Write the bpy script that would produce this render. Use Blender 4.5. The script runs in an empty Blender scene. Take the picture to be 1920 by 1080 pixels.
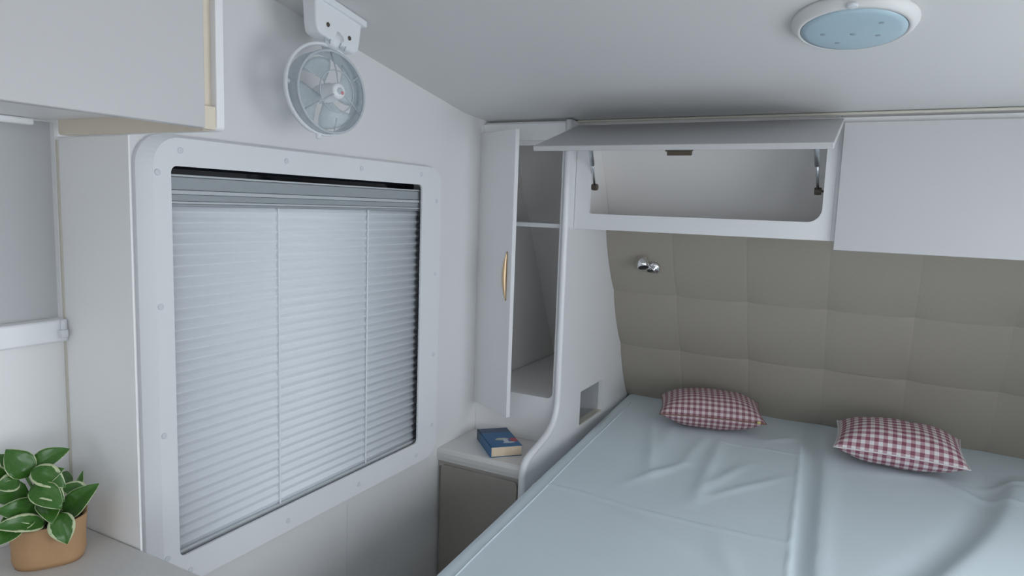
import bpy, bmesh, math, random
from mathutils import Vector, Matrix
from mathutils.geometry import tessellate_polygon

random.seed(7)
scene = bpy.context.scene
COL = scene.collection

# ------------------------------------------------------------------ camera
cam_data = bpy.data.cameras.new('camera')
cam = bpy.data.objects.new('camera', cam_data)
COL.objects.link(cam)
cam_data.sensor_width = 36.0
cam_data.lens = 36.0 * 1277.2 / 1920.0
cam_data.clip_start = 0.02
YAW, PITCH, ROLL = math.radians(27.928), math.radians(6.7855), math.radians(-2.0127)
fwd = Vector((-math.sin(YAW) * math.cos(PITCH), math.cos(YAW) * math.cos(PITCH), -math.sin(PITCH)))
rgt = Vector((math.cos(YAW), math.sin(YAW), 0))
dwn = fwd.cross(rgt)
r2 = rgt * math.cos(ROLL) + dwn * math.sin(ROLL)
d2 = dwn * math.cos(ROLL) - rgt * math.sin(ROLL)
mw = Matrix((r2, -d2, -fwd)).transposed().to_4x4()
mw.translation = Vector((1.3, 0.0, 1.48))
cam.matrix_world = mw
scene.camera = cam

# ------------------------------------------------------------------ world, light, exposure
world = bpy.data.worlds.new('overcast_sky')
scene.world = world
world.use_nodes = True
bg = world.node_tree.nodes['Background']
bg.inputs[0].default_value = (0.88, 0.94, 1.0, 1)
bg.inputs[1].default_value = 5.2
scene.view_settings.view_transform = 'Standard'
scene.view_settings.look = 'None'
scene.view_settings.exposure = 0.0
scene.view_settings.gamma = 1.0
scene.view_settings.use_curve_mapping = False
scene.cycles.use_denoising = True
scene.cycles.max_bounces = 7
scene.cycles.diffuse_bounces = 6
scene.cycles.use_adaptive_sampling = True
scene.cycles.adaptive_threshold = 0.05
scene.cycles.sample_clamp_indirect = 4.0

WX = 2.33                      # width of the caravan
# window openings of the right side and added roof hatch (y0,y1,z0,z1), daylight comes in here
RIGHT_WINDOWS = [(0.70, 1.86, 0.72, 1.62), (-1.10, 0.05, 0.75, 1.62)]
ADDED_REAR_WINDOW = (0.75, 1.58, 1.0, 1.60)     # x0,x1,z0,z1; unseen window added for fill light from behind
ADDED_HATCH = (0.92, 1.42, -0.95, -0.45)     # x0,x1,y0,y1; unseen hatch added to even out the daylight


def portal(name, loc, rot, sx, sy):
    l = bpy.data.lights.new(name, 'AREA')
    l.shape = 'RECTANGLE'
    l.size, l.size_y = sx, sy
    l.cycles.is_portal = True
    o = bpy.data.objects.new(name, l)
    o.location, o.rotation_euler = loc, rot
    COL.objects.link(o)


for (a, b, c, d) in RIGHT_WINDOWS:
    portal('daylight_portal', (WX + 0.03, (a + b) / 2, (c + d) / 2), (0, math.pi / 2, 0), d - c, b - a)
portal('daylight_portal', ((ADDED_REAR_WINDOW[0] + ADDED_REAR_WINDOW[1]) / 2, -2.53, (ADDED_REAR_WINDOW[2] + ADDED_REAR_WINDOW[3]) / 2), (math.pi / 2, 0, math.pi),
       ADDED_REAR_WINDOW[1] - ADDED_REAR_WINDOW[0], ADDED_REAR_WINDOW[3] - ADDED_REAR_WINDOW[2])
portal('daylight_portal', ((ADDED_HATCH[0] + ADDED_HATCH[1]) / 2, (ADDED_HATCH[2] + ADDED_HATCH[3]) / 2, 2.09), (0, 0, 0),
       ADDED_HATCH[1] - ADDED_HATCH[0], ADDED_HATCH[3] - ADDED_HATCH[2])

# ------------------------------------------------------------------ materials
MATS = {}


def mat(name, col, rough=0.5, metal=0.0, noise=0.0, nscale=20.0, bump=0.0, bscale=200.0, spec=0.5, coat=0.0):
    m = bpy.data.materials.new(name)
    m.use_nodes = True
    nt = m.node_tree
    b = nt.nodes['Principled BSDF']
    b.inputs['Base Color'].default_value = (*col, 1)
    b.inputs['Roughness'].default_value = rough
    b.inputs['Metallic'].default_value = metal
    b.inputs['Specular IOR Level'].default_value = spec
    b.inputs['Coat Weight'].default_value = coat
    tc = nt.nodes.new('ShaderNodeTexCoord')
    if noise > 0:
        n = nt.nodes.new('ShaderNodeTexNoise')
        n.inputs['Scale'].default_value = nscale
        n.inputs['Detail'].default_value = 4
        nt.links.new(tc.outputs['Object'], n.inputs['Vector'])
        r = nt.nodes.new('ShaderNodeMapRange')
        r.inputs['To Min'].default_value = 1 - noise
        r.inputs['To Max'].default_value = 1 + noise
        nt.links.new(n.outputs['Fac'], r.inputs['Value'])
        mx = nt.nodes.new('ShaderNodeVectorMath')
        mx.operation = 'SCALE'
        mx.inputs[0].default_value = col
        nt.links.new(r.outputs[0], mx.inputs['Scale'])
        nt.links.new(mx.outputs[0], b.inputs['Base Color'])
    if bump > 0:
        n = nt.nodes.new('ShaderNodeTexNoise')
        n.inputs['Scale'].default_value = bscale
        n.inputs['Detail'].default_value = 3
        nt.links.new(tc.outputs['Object'], n.inputs['Vector'])
        bp = nt.nodes.new('ShaderNodeBump')
        bp.inputs['Strength'].default_value = bump
        bp.inputs['Distance'].default_value = 0.002
        nt.links.new(n.outputs['Fac'], bp.inputs['Height'])
        nt.links.new(bp.outputs[0], b.inputs['Normal'])
    MATS[name] = m
    return m


def nd(m, t, **kw):
    n = m.node_tree.nodes.new(t)
    for k, v in kw.items():
        setattr(n, k, v)
    return n


mat('wall_white', (0.80, 0.80, 0.80), 0.45, noise=0.015, nscale=3, bump=0.05, bscale=300)
mat('ceiling_white', (0.70, 0.70, 0.695), 0.5, noise=0.015, nscale=3)
mat('laminate', (0.82, 0.82, 0.83), 0.35, noise=0.01, nscale=5)
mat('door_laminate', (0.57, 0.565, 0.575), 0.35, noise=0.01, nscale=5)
mat('panel_white', (0.88, 0.88, 0.885), 0.4, noise=0.01, nscale=5)
mat('laminate_edge', (0.84, 0.84, 0.86), 0.3, noise=0.01)
mat('cabinet_inner', (0.84, 0.825, 0.81), 0.55, noise=0.02, nscale=6)
mat('beige_edge', (0.72, 0.64, 0.53), 0.5, noise=0.04, nscale=30)
mat('beige_trim', (0.60, 0.575, 0.50), 0.5, noise=0.03, nscale=20)
mat('frame_white', (0.83, 0.84, 0.86), 0.35, noise=0.01)
mat('cap_grey', (0.70, 0.72, 0.75), 0.4, noise=0.02)
mat('block_sheet_black', (0.012, 0.014, 0.02), 0.4, noise=0.1)
mat('rail_grey', (0.36, 0.39, 0.41), 0.35, noise=0.03, nscale=40)
mat('rail_light', (0.55, 0.58, 0.60), 0.35, noise=0.03, nscale=40)
mat('blind_fabric', (0.80, 0.835, 0.88), 0.75, noise=0.02, nscale=80)
mat('cord_white', (0.86, 0.88, 0.90), 0.6, noise=0.02)
mat('screen_grey', (0.50, 0.51, 0.52), 0.6, noise=0.02, nscale=60)
mat('counter_grey', (0.62, 0.61, 0.60), 0.3, noise=0.05, nscale=150)
mat('night_top', (0.68, 0.665, 0.65), 0.35, noise=0.04, nscale=120)
mat('taupe_door', (0.34, 0.315, 0.28), 0.45, noise=0.05, nscale=40)
mat('taupe_body', (0.42, 0.395, 0.365), 0.5, noise=0.05, nscale=40)
mat('headboard_fabric', (0.365, 0.33, 0.28), 0.85, noise=0.05, nscale=120, bump=0.25, bscale=900)
mat('sheet', (0.67, 0.755, 0.80), 0.8, noise=0.02, nscale=6, bump=0.55, bscale=16)
mat('mattress_white', (0.7, 0.7, 0.7), 0.8, noise=0.03)
mat('bed_wood', (0.35, 0.32, 0.29), 0.5, noise=0.1)
mat('chrome', (0.85, 0.86, 0.88), 0.12, 1.0, noise=0.02)
mat('steel', (0.62, 0.66, 0.70), 0.3, 1.0, noise=0.03)
mat('black_plastic', (0.015, 0.015, 0.016), 0.4, noise=0.1)
mat('brown_plastic', (0.09, 0.07, 0.05), 0.4, noise=0.1)
mat('brass', (0.70, 0.52, 0.33), 0.32, 0.8, noise=0.05, nscale=60)
mat('fan_white', (0.84, 0.86, 0.88), 0.35, noise=0.01)
mat('fan_grey', (0.52, 0.56, 0.60), 0.4, noise=0.02)
mat('fan_red', (0.65, 0.28, 0.28), 0.5, noise=0.05)
mat('diffuser', (0.44, 0.58, 0.66), 0.3, noise=0.02)
mat('led_dark', (0.30, 0.38, 0.44), 0.4, noise=0.05)
mat('pages', (0.74, 0.60, 0.44), 0.8, noise=0.08, nscale=90)
mat('kraft', (0.43, 0.26, 0.135), 0.8, noise=0.10, nscale=25, bump=0.5, bscale=60)
mat('soil', (0.035, 0.025, 0.018), 0.95, noise=0.5, nscale=90, bump=1.0, bscale=120)
mat('stem_green', (0.10, 0.22, 0.05), 0.5, noise=0.1)
mat('floor_vinyl', (0.30, 0.27, 0.24), 0.5, noise=0.15, nscale=12)
mat('zip_brown', (0.22, 0.12, 0.09), 0.5, noise=0.1)
mat('zip_brass', (0.75, 0.65, 0.25), 0.35, 0.6, noise=0.05)

# dark window glass
m = mat('dark_glass', (0.01, 0.012, 0.016), 0.05, noise=0.05)
# clear glass for the right windows
m = bpy.data.materials.new('clear_pane'); m.use_nodes = True; MATS['clear_pane'] = m
nt = m.node_tree
nt.nodes.remove(nt.nodes['Principled BSDF'])
tr = nt.nodes.new('ShaderNodeBsdfTransparent'); gl = nt.nodes.new('ShaderNodeBsdfGlossy')
gl.inputs['Roughness'].default_value = 0.02
mix = nt.nodes.new('ShaderNodeMixShader'); mix.inputs[0].default_value = 0.06
nt.links.new(tr.outputs[0], mix.inputs[1]); nt.links.new(gl.outputs[0], mix.inputs[2])
nt.links.new(mix.outputs[0], nt.nodes['Material Output'].inputs[0])
# translucent fan blade
m = bpy.data.materials.new('fan_clear'); m.use_nodes = True; MATS['fan_clear'] = m
nt = m.node_tree
pb = nt.nodes['Principled BSDF']
pb.inputs['Base Color'].default_value = (0.62, 0.67, 0.70, 1); pb.inputs['Roughness'].default_value = 0.3
tr = nt.nodes.new('ShaderNodeBsdfTransparent'); tr.inputs[0].default_value = (0.92, 0.95, 0.97, 1)
mix = nt.nodes.new('ShaderNodeMixShader')
ns = nt.nodes.new('ShaderNodeTexNoise'); ns.inputs['Scale'].default_value = 8
mr = nt.nodes.new('ShaderNodeMapRange'); mr.inputs['To Min'].default_value = 0.40; mr.inputs['To Max'].default_value = 0.55
nt.links.new(ns.outputs['Fac'], mr.inputs['Value']); nt.links.new(mr.outputs[0], mix.inputs[0])
nt.links.new(tr.outputs[0], mix.inputs[1]); nt.links.new(pb.outputs[0], mix.inputs[2])
nt.links.new(mix.outputs[0], nt.nodes['Material Output'].inputs[0])


def math_node(m, op, a, b=None):
    n = nd(m, 'ShaderNodeMath', operation=op)
    for i, v in enumerate((a, b)):
        if v is None:
            continue
        if isinstance(v, (int, float)):
            n.inputs[i].default_value = v
        else:
            m.node_tree.links.new(v, n.inputs[i])
    return n.outputs[0]


def mixcol(m, fac, a, b):
    n = nd(m, 'ShaderNodeMix', data_type='RGBA')
    L = m.node_tree.links
    L.new(fac, n.inputs[0])
    for i, v in ((6, a), (7, b)):
        if isinstance(v, tuple):
            n.inputs[i].default_value = (*v, 1)
        else:
            L.new(v, n.inputs[i])
    return n.outputs[2]


# woven pink check for the cushions (UV in metres)
def check_mat(name, dark, mid, light, P):
    m = mat(name, mid, 0.85, bump=0.3, bscale=700)
    uv = nd(m, 'ShaderNodeUVMap')
    sp = nd(m, 'ShaderNodeSeparateXYZ')
    m.node_tree.links.new(uv.outputs[0], sp.inputs[0])
    fu = math_node(m, 'FRACT', math_node(m, 'DIVIDE', sp.outputs[0], P))
    fv = math_node(m, 'FRACT', math_node(m, 'DIVIDE', sp.outputs[1], P))
    a = math_node(m, 'GREATER_THAN', fu, 0.5)
    b = math_node(m, 'GREATER_THAN', fv, 0.5)
    c1 = mixcol(m, a, light, mid)
    c2 = mixcol(m, a, mid, dark)
    c = mixcol(m, b, c1, c2)
    m.node_tree.links.new(c, m.node_tree.nodes['Principled BSDF'].inputs['Base Color'])
    return m


check_mat('check_pink', (0.22, 0.095, 0.115), (0.40, 0.25, 0.27), (0.62, 0.54, 0.55), 0.0222)
check_mat('check_pink_pale', (0.26, 0.09, 0.125), (0.50, 0.33, 0.36), (0.76, 0.74, 0.74), 0.0262)

# printed book cover (object space, metres)
m = mat('book_cover', (0.012, 0.12, 0.27), 0.4, noise=0.0)
tc = nd(m, 'ShaderNodeTexCoord'); sp = nd(m, 'ShaderNodeSeparateXYZ')
m.node_tree.links.new(tc.outputs['Object'], sp.inputs[0])


def ellipse(m, sp, cx, cy, rx, ry):
    dx = math_node(m, 'DIVIDE', math_node(m, 'SUBTRACT', sp.outputs[0], cx), rx)
    dy = math_node(m, 'DIVIDE', math_node(m, 'SUBTRACT', sp.outputs[1], cy), ry)
    s = math_node(m, 'ADD', math_node(m, 'MULTIPLY', dx, dx), math_node(m, 'MULTIPLY', dy, dy))
    return math_node(m, 'LESS_THAN', s, 1.0)


c = mixcol(m, math_node(m, 'GREATER_THAN', sp.outputs[1], 0.05), (0.012, 0.12, 0.27), (0.02, 0.055, 0.12))
c = mixcol(m, ellipse(m, sp, 0.004, -0.022, 0.024, 0.012), c, (0.45, 0.44, 0.36))
c = mixcol(m, ellipse(m, sp, 0.014, -0.040, 0.009, 0.020), c, (0.50, 0.55, 0.60))
c = mixcol(m, ellipse(m, sp, 0.020, -0.058, 0.022, 0.007), c, (0.50, 0.55, 0.60))
c = mixcol(m, ellipse(m, sp, 0.044, -0.035, 0.016, 0.020), c, (0.38, 0.035, 0.06))
m.node_tree.links.new(c, m.node_tree.nodes['Principled BSDF'].inputs['Base Color'])


# variegated leaf (UV: u across -1..1, v along 0..1)
def leaf_mat(name, white):
    m = mat(name, (0.05, 0.16, 0.03), 0.28)
    uv = nd(m, 'ShaderNodeUVMap'); sp = nd(m, 'ShaderNodeSeparateXYZ')
    m.node_tree.links.new(uv.outputs[0], sp.inputs[0])
    n = nd(m, 'ShaderNodeTexNoise'); n.inputs['Scale'].default_value = 6; n.inputs['Detail'].default_value = 3
    m.node_tree.links.new(uv.outputs[0], n.inputs['Vector'])
    au = math_node(m, 'ABSOLUTE', sp.outputs[0])
    green = mixcol(m, n.outputs['Fac'], (0.018, 0.085, 0.012), (0.075, 0.20, 0.03))
    edge = math_node(m, 'GREATER_THAN', math_node(m, 'ADD', au, math_node(m, 'MULTIPLY', n.outputs['Fac'], white)), 1.05)
    c = mixcol(m, edge, green, (0.50, 0.56, 0.34))
    m.node_tree.links.new(c, m.node_tree.nodes['Principled BSDF'].inputs['Base Color'])
    return m


leaf_mat('leaf_green', 0.22)
leaf_mat('leaf_variegated', 0.52)


# ------------------------------------------------------------------ geometry helpers
def obj(name, bm, material, parent=None, smooth=False, bevel=0.0, seg=2, angle=0.6):
    me = bpy.data.meshes.new(name)
    bmesh.ops.recalc_face_normals(bm, faces=bm.faces)
    bm.to_mesh(me)
    bm.free()
    me.materials.append(MATS[material] if isinstance(material, str) else material)
    o = bpy.data.objects.new(name, me)
    COL.objects.link(o)
    if bevel > 0:
        md = o.modifiers.new('bevel', 'BEVEL')
        md.width, md.segments, md.limit_method, md.angle_limit = bevel, seg, 'ANGLE', angle
        md.harden_normals = False
    if smooth or bevel > 0:
        for p in me.polygons:
            p.use_smooth = True
        if not smooth:
            try:
                me.set_sharp_from_angle(angle=math.radians(40))
            except Exception:
                pass
    if parent:
        o.parent = parent
    return o


def thing(name, label, cat, loc=(0, 0, 0), group=None):
    o = bpy.data.objects.new(name, None)
    o.empty_display_size = 0.05
    COL.objects.link(o)
    o.location = loc
    o['label'], o['category'] = label, cat
    if group:
        o['group'] = group
    return o


def tag(o, label, cat, group=None):
    o['label'], o['category'] = label, cat
    if group:
        o['group'] = group
    return o


def struct(o, label=None, cat=None):
    o['kind'] = 'structure'
    if label:
        o['label'] = label
        o['category'] = cat
    return o


def settle(root):
    """objects were built in world coordinates: keep them there under a root that has its own location"""
    inv = Matrix.Translation(-Vector(root.location))
    for ch in root.children:
        if ch.type == 'MESH' and not ch.get('_settled'):
            ch.data.transform(inv)
    return root


def box(bm, x0, x1, y0, y1, z0, z1):
    vs = [bm.verts.new((x, y, z)) for x in (x0, x1) for y in (y0, y1) for z in (z0, z1)]
    for f in ((0, 1, 3, 2), (4, 6, 7, 5), (0, 4, 5, 1), (2, 3, 7, 6), (0, 2, 6, 4), (1, 5, 7, 3)):
        bm.faces.new([vs[i] for i in f])
    return vs


def B(x0, x1, y0, y1, z0, z1):
    bm = bmesh.new()
    box(bm, x0, x1, y0, y1, z0, z1)
    return bm


def prism(outer, holes, axis, a, b, bm=None):
    """outline (and holes) in the two other axes, extruded along axis from a to b"""
    bm = bm or bmesh.new()

    def P(u, v, w):
        return {'x': (w, u, v), 'y': (u, w, v), 'z': (u, v, w)}[axis]
    loops = [list(outer)] + [list(h) for h in holes]
    flat = [p for l in loops for p in l]
    tris = tessellate_polygon([[Vector((p[0], p[1], 0)) for p in l] for l in loops])
    va = [bm.verts.new(P(p[0], p[1], a)) for p in flat]
    vb = [bm.verts.new(P(p[0], p[1], b)) for p in flat]
    for t in tris:
        try:
            bm.faces.new([va[i] for i in t])
            bm.faces.new([vb[i] for i in reversed(t)])
        except ValueError:
            pass
    k = 0
    for l in loops:
        n = len(l)
        for i in range(n):
            j = (i + 1) % n
            bm.faces.new([va[k + i], va[k + j], vb[k + j], vb[k + i]])
        k += n
    return bm


def clean(bm):
    """merge the flat triangles of a prism into large faces so that bevels stay tidy"""
    bmesh.ops.recalc_face_normals(bm, faces=bm.faces)
    return bm


def rrect(u0, u1, v0, v1, r, n=6):
    pts = []
    rr = r if isinstance(r, (tuple, list)) else (r, r, r, r)     # corners: (u0,v0),(u1,v0),(u1,v1),(u0,v1)
    for (cu, cv, a0, q) in ((u0, v0, math.pi, rr[0]), (u1, v0, 1.5 * math.pi, rr[1]), (u1, v1, 0, rr[2]), (u0, v1, 0.5 * math.pi, rr[3])):
        if q <= 0:
            pts.append((cu, cv)); continue
        mu = cu + (q if cu == u0 else -q); mv = cv + (q if cv == v0 else -q)
        for i in range(n + 1):
            t = a0 + i / n * math.pi / 2
            pts.append((mu + q * math.cos(t), mv + q * math.sin(t)))
    return pts


def tube(bm, pts, r, seg=8, closed=False, cap=True, flat=1.0, up=Vector((0, 0, 1))):
    """sweep a round (or flattened) section; r may be a list"""
    pts = [Vector(p) for p in pts]
    n = len(pts)
    rs = r if isinstance(r, (list, tuple)) else [r] * n
    rings = []
    prev = None
    for i, p in enumerate(pts):
        if closed:
            t = (pts[(i + 1) % n] - pts[i - 1]).normalized()
        else:
            t = (pts[min(i + 1, n - 1)] - pts[max(i - 1, 0)]).normalized()
        if prev is None:
            ref = up if abs(t.dot(up)) < 0.95 else Vector((1, 0, 0))
            u = (ref - t * ref.dot(t)).normalized()
        else:
            u = (prev - t * prev.dot(t)).normalized()
        prev = u
        w = t.cross(u)
        rings.append([bm.verts.new(p + u * rs[i] * math.cos(k / seg * 2 * math.pi) + w * rs[i] * flat * math.sin(k / seg * 2 * math.pi)) for k in range(seg)])
    m = n if closed else n - 1
    for i in range(m):
        a, b = rings[i], rings[(i + 1) % n]
        for k in range(seg):
            bm.faces.new([a[k], a[(k + 1) % seg], b[(k + 1) % seg], b[k]])
    if cap and not closed:
        bm.faces.new(list(reversed(rings[0])))
        bm.faces.new(rings[-1])
    return bm


def lathe(bm, prof, origin, axis, seg=32, ref=None):
    """prof: (radius, height along axis)"""
    axis = Vector(axis).normalized()
    o = Vector(origin)
    ref = Vector((0, 0, 1)) if abs(axis.z) < 0.9 else Vector((1, 0, 0))
    u = (ref - axis * ref.dot(axis)).normalized()
    w = axis.cross(u)
    rings = []
    for (r, h) in prof:
        if r < 1e-6:
            rings.append([bm.verts.new(o + axis * h)])
        else:
            rings.append([bm.verts.new(o + axis * h + u * r * math.cos(k / seg * 2 * math.pi) + w * r * math.sin(k / seg * 2 * math.pi)) for k in range(seg)])
    for a, b in zip(rings, rings[1:]):
        for k in range(seg):
            k2 = (k + 1) % seg
            if len(a) == 1 and len(b) == 1:
                continue
            if len(a) == 1:
                bm.faces.new([a[0], b[k], b[k2]])
            elif len(b) == 1:
                bm.faces.new([a[k], b[0], a[k2]])
            else:
                bm.faces.new([a[k], b[k], b[k2], a[k2]])
    return bm


def disc(r, h, origin, axis, seg=24, round_=0.3):
    b = r * round_ * 0.5
    b = min(b, h * 0.5)
    return lathe(bmesh.new(), [(0, 0), (r, 0), (r, h - b), (r - b * 0.3, h - b * 0.3), (r - b, h), (0, h)], origin, axis, seg)


# ------------------------------------------------------------------ the shell
def ceil_z(y):
    P = [(-3, 1.98), (1.0, 1.98), (1.54, 1.886), (2.05, 1.799), (2.24, 1.787), (3.4, 1.787)]
    for (a, za), (b, zb) in zip(P, P[1:]):
        if y <= b:
            return za + (zb - za) * (y - a) / (b - a)
    return 1.787


def front_y(z, off=0.0):
    """sloping nose wall"""
    return 2.602 + (1.394 - z) * 0.504 + off


BACK = -2.5
struct(obj('floor', B(-0.05, WX + 0.05, BACK - 0.05, 3.35, -0.04, 0.0), 'floor_vinyl'))

# left wall with the bedroom window and kitchen window openings
wl = [(BACK - 0.04, 0.0), (3.35, 0.0), (3.35, 1.60), (2.7, 1.80), (2.24, 1.80), (2.05, 1.815), (1.54, 1.9), (1.0, 1.995), (BACK - 0.04, 1.995)]
WIN = (0.875, 1.835, 0.665, 1.565)          # y0,y1,z0,z1 opening in the wall
KWIN = (-0.75, 0.70, 1.25, 1.60)
wall_left = struct(obj('wall_left', prism(wl, [rrect(*WIN, 0.03), rrect(*KWIN, (0.02, 0.002, 0.002, 0.02))], 'x', -0.05, 0.0), 'wall_white'))
obj('wall_seam', B(-0.0005, 0.0012, 1.4675, 1.4695, 0.02, 0.60), 'cap_grey', wall_left)
obj('light_block_sheet', B(-0.062, -0.05, -0.9, 2.0, 0.5, 1.75), 'block_sheet_black', wall_left)  # unseen dark sheet added to block daylight behind the window openings
wr_holes = [rrect(*w, 0.05) for w in RIGHT_WINDOWS]
struct(obj('wall_right', prism(wl, wr_holes, 'x', WX, WX + 0.05), 'wall_white'))
struct(obj('wall_back', prism([(0, 0), (WX, 0), (WX, 1.99), (0, 1.99)], [rrect(*ADDED_REAR_WINDOW, 0.06)], 'y', BACK - 0.05, BACK), 'wall_white'))
fw = [(front_y(1.79), 1.79), (front_y(0.30), 0.30), (front_y(0.30), 0.0), (front_y(0.30) + 0.05, 0.0), (front_y(0.30) + 0.05, 0.30), (front_y(1.79) + 0.056, 1.79)]
struct(obj('wall_front', prism([(y, z) for y, z in fw], [], 'x', 0.0, WX), 'wall_white'))
bm = bmesh.new()
cy = [BACK - 0.05] + [-0.95, -0.45] + [1.0, 1.27, 1.54, 1.71, 1.88, 2.05, 2.145, 2.24, 2.75]
hx = [0.0, ADDED_HATCH[0], ADDED_HATCH[1], WX]
gv = {}
for i, y in enumerate(cy):
    for j, x in enumerate(hx):
        for k in (0, 1):
            gv[i, j, k] = bm.verts.new((x, y, ceil_z(y) if k == 0 else 2.05))
nI, nJ = len(cy) - 1, 3
solid = lambda i, j: 0 <= i < nI and 0 <= j < nJ and not (i == 1 and j == 1)
for i in range(nI):
    for j in range(nJ):
        if not solid(i, j):
            continue
        for k in (0, 1):
            bm.faces.new([gv[i, j, k], gv[i + 1, j, k], gv[i + 1, j + 1, k], gv[i, j + 1, k]])
        for (di, dj, e) in ((-1, 0, ((i, j), (i, j + 1))), (1, 0, ((i + 1, j), (i + 1, j + 1))), (0, -1, ((i, j), (i + 1, j))), (0, 1, ((i, j + 1), (i + 1, j + 1)))):
            if not solid(i + di, j + dj):
                (a, b) = e
                bm.faces.new([gv[a[0], a[1], 0], gv[b[0], b[1], 0], gv[b[0], b[1], 1], gv[a[0], a[1], 1]])
ceiling = struct(obj('ceiling', bm, 'ceiling_white', smooth=True))
ceiling.data.set_sharp_from_angle(angle=math.radians(40))
# beige trim between ceiling and the front cabinets
struct(obj('trim_1', B(0.352, 2.0, 2.228, 2.240, 1.778, 1.786), 'beige_trim', bevel=0.003))

# right side windows and the added hatch (out of frame; they let the daylight in)
for k, (a, b, c, d) in enumerate(RIGHT_WINDOWS):
    w = struct(obj('window_%d' % (k + 3), prism(rrect(a - 0.05, b + 0.05, c - 0.05, d + 0.05, 0.07), [rrect(a + 0.01, b - 0.01, c + 0.01, d - 0.01, 0.05)], 'x', WX - 0.025, WX), 'frame_white'))
    obj('window_pane', prism(rrect(a, b, c, d, 0.05), [], 'x', WX + 0.02, WX + 0.024), 'clear_pane', w)

a, b, c, d = ADDED_REAR_WINDOW
w = struct(obj('window_5', prism(rrect(a - 0.05, b + 0.05, c - 0.05, d + 0.05, 0.07), [rrect(a + 0.01, b - 0.01, c + 0.01, d - 0.01, 0.05)], 'y', BACK, BACK + 0.025), 'frame_white'))  # rear window out of view, added as a fill opening
obj('window_pane', prism(rrect(a, b, c, d, 0.05), [], 'y', BACK - 0.024, BACK - 0.02), 'clear_pane', w)

# ------------------------------------------------------------------ bedroom window (left wall)
fo = rrect(0.842, 1.884, 0.625, 1.603, 0.065, 8)
fi = rrect(0.905, 1.772, 0.700, 1.539, 0.014, 5)
win1 = struct(bpy.data.objects.new('window_1', None)); COL.objects.link(win1)
# moulded frame: base outline, chamfer to a flat face, return into the wall
bm = bmesh.new()
fo_in = rrect(0.867, 1.877, 0.632, 1.596, 0.058, 8)
r0 = [bm.verts.new((0.0, *p)) for p in fo]
r1 = [bm.verts.new((0.010, p[0], p[1])) for p in fo]
r2_ = [bm.verts.new((0.030, *p)) for p in fo_in]
n = len(fo)
for a, b in ((r0, r1), (r1, r2_)):
    for i in range(n):
        bm.faces.new([a[i], a[(i + 1) % n], b[(i + 1) % n], b[i]])
tri = tessellate_polygon([[Vector((*p, 0)) for p in fo_in], [Vector((*p, 0)) for p in fi]])
vi = [bm.verts.new((0.030, *p)) for p in fi]
vj = [bm.verts.new((0.024, *p)) for p in fi]
allv = r2_ + vi
for t in tri:
    bm.faces.new([allv[i] for i in t])
for i in range(len(fi)):
    j = (i + 1) % len(fi)
    bm.faces.new([vi[i], vi[j], vj[j], vj[i]])
obj('window_frame', bm, 'frame_white', win1)
obj('window_pane', B(-0.047, -0.043, 0.885, 1.825, 0.675, 1.555), 'dark_glass', win1)
screws = [(0.927, 1.571), (0.875, 1.524), (0.875, 1.253), (0.875, 0.982), (0.875, 0.711), (1.212, 1.571), (1.484, 1.571), (1.765, 1.571),
          (0.929, 0.660), (1.212, 0.660), (1.484, 0.660), (1.765, 0.660), (1.851, 1.49), (1.851, 1.253), (1.851, 0.982), (1.851, 0.74)]
for (y, z) in screws:
    obj('screw_cap', disc(0.0065, 0.002, (0.030, y, z), (1, 0, 0), 14), 'cap_grey', win1, smooth=True)

# pleated blind
blind = thing('pleated_blind', 'closed pale pleated blind filling the large bedroom window', 'blind', (0.0, 1.36, 0.71))
Y0, Y1 = 0.912, 1.808
obj('headrail', B(-0.036, -0.004, Y0, 1.806, 1.4910, 1.5180), 'rail_grey', blind, bevel=0.002)
obj('rail_lip', B(-0.036, -0.001, Y0, 1.806, 1.5185, 1.5230), 'rail_light', blind, bevel=0.001)
obj('rail_lip', B(-0.034, -0.001, Y0, 1.806, 1.4820, 1.4905), 'rail_light', blind, bevel=0.001)
obj('rail_strip', B(-0.034, -0.005, Y0, 1.806, 1.4680, 1.4815), 'rail_grey', blind, bevel=0.001)
obj('rail_lip', B(-0.034, -0.002, Y0, 1.806, 1.4625, 1.4675), 'rail_light', blind, bevel=0.001)
obj('rail_strip', B(-0.034, -0.006, Y0, 1.806, 1.4570, 1.4620), 'rail_grey', blind, bevel=0.0005)
NP = 33
ZT, ZB = 1.4565, 0.704
pz = (ZT - ZB) / NP
bm = bmesh.new()
XF, XB = -0.0075, -0.0140
prof = [(XB, 0.5 * pz), (XF - 0.0015, 0.10 * pz), (XF, 0.0), (XF - 0.0015, -0.10 * pz), (XB, -0.5 * pz)]
th = 0.0008
fr = [[bm.verts.new((x, y, z)) for (x, z) in prof] for y in (Y0, Y1 - 0.008)]
bk = [[bm.verts.new((x - th, y, z)) for (x, z) in prof] for y in (Y0, Y1 - 0.008)]
for i in range(4):
    bm.faces.new([fr[0][i], fr[1][i], fr[1][i + 1], fr[0][i + 1]])
    bm.faces.new([bk[0][i], bk[0][i + 1], bk[1][i + 1], bk[1][i]])
    for s in (0, 1):
        bm.faces.new([fr[s][i], fr[s][i + 1], bk[s][i + 1], bk[s][i]])
p0 = obj('pleat', bm, 'blind_fabric', blind, smooth=True)
for k in range(NP):
    o = p0 if k == 0 else p0.copy()
    if k:
        COL.objects.link(o)
        o.parent = blind
    o.location = (0, 0, 0)
    o['_k'] = k
    o.location.z = ZT - (k + 0.5) * pz
    o['_settled'] = 1
for o in list(blind.children):
    if o.get('_settled'):
        o.location = Vector(o.location) - Vector(blind.location)
for yc in (1.205, 1.537):
    obj('cord', B(-0.0068, -0.0050, yc - 0.0018, yc + 0.0018, ZB, ZT), 'cord_white', blind)
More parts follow.
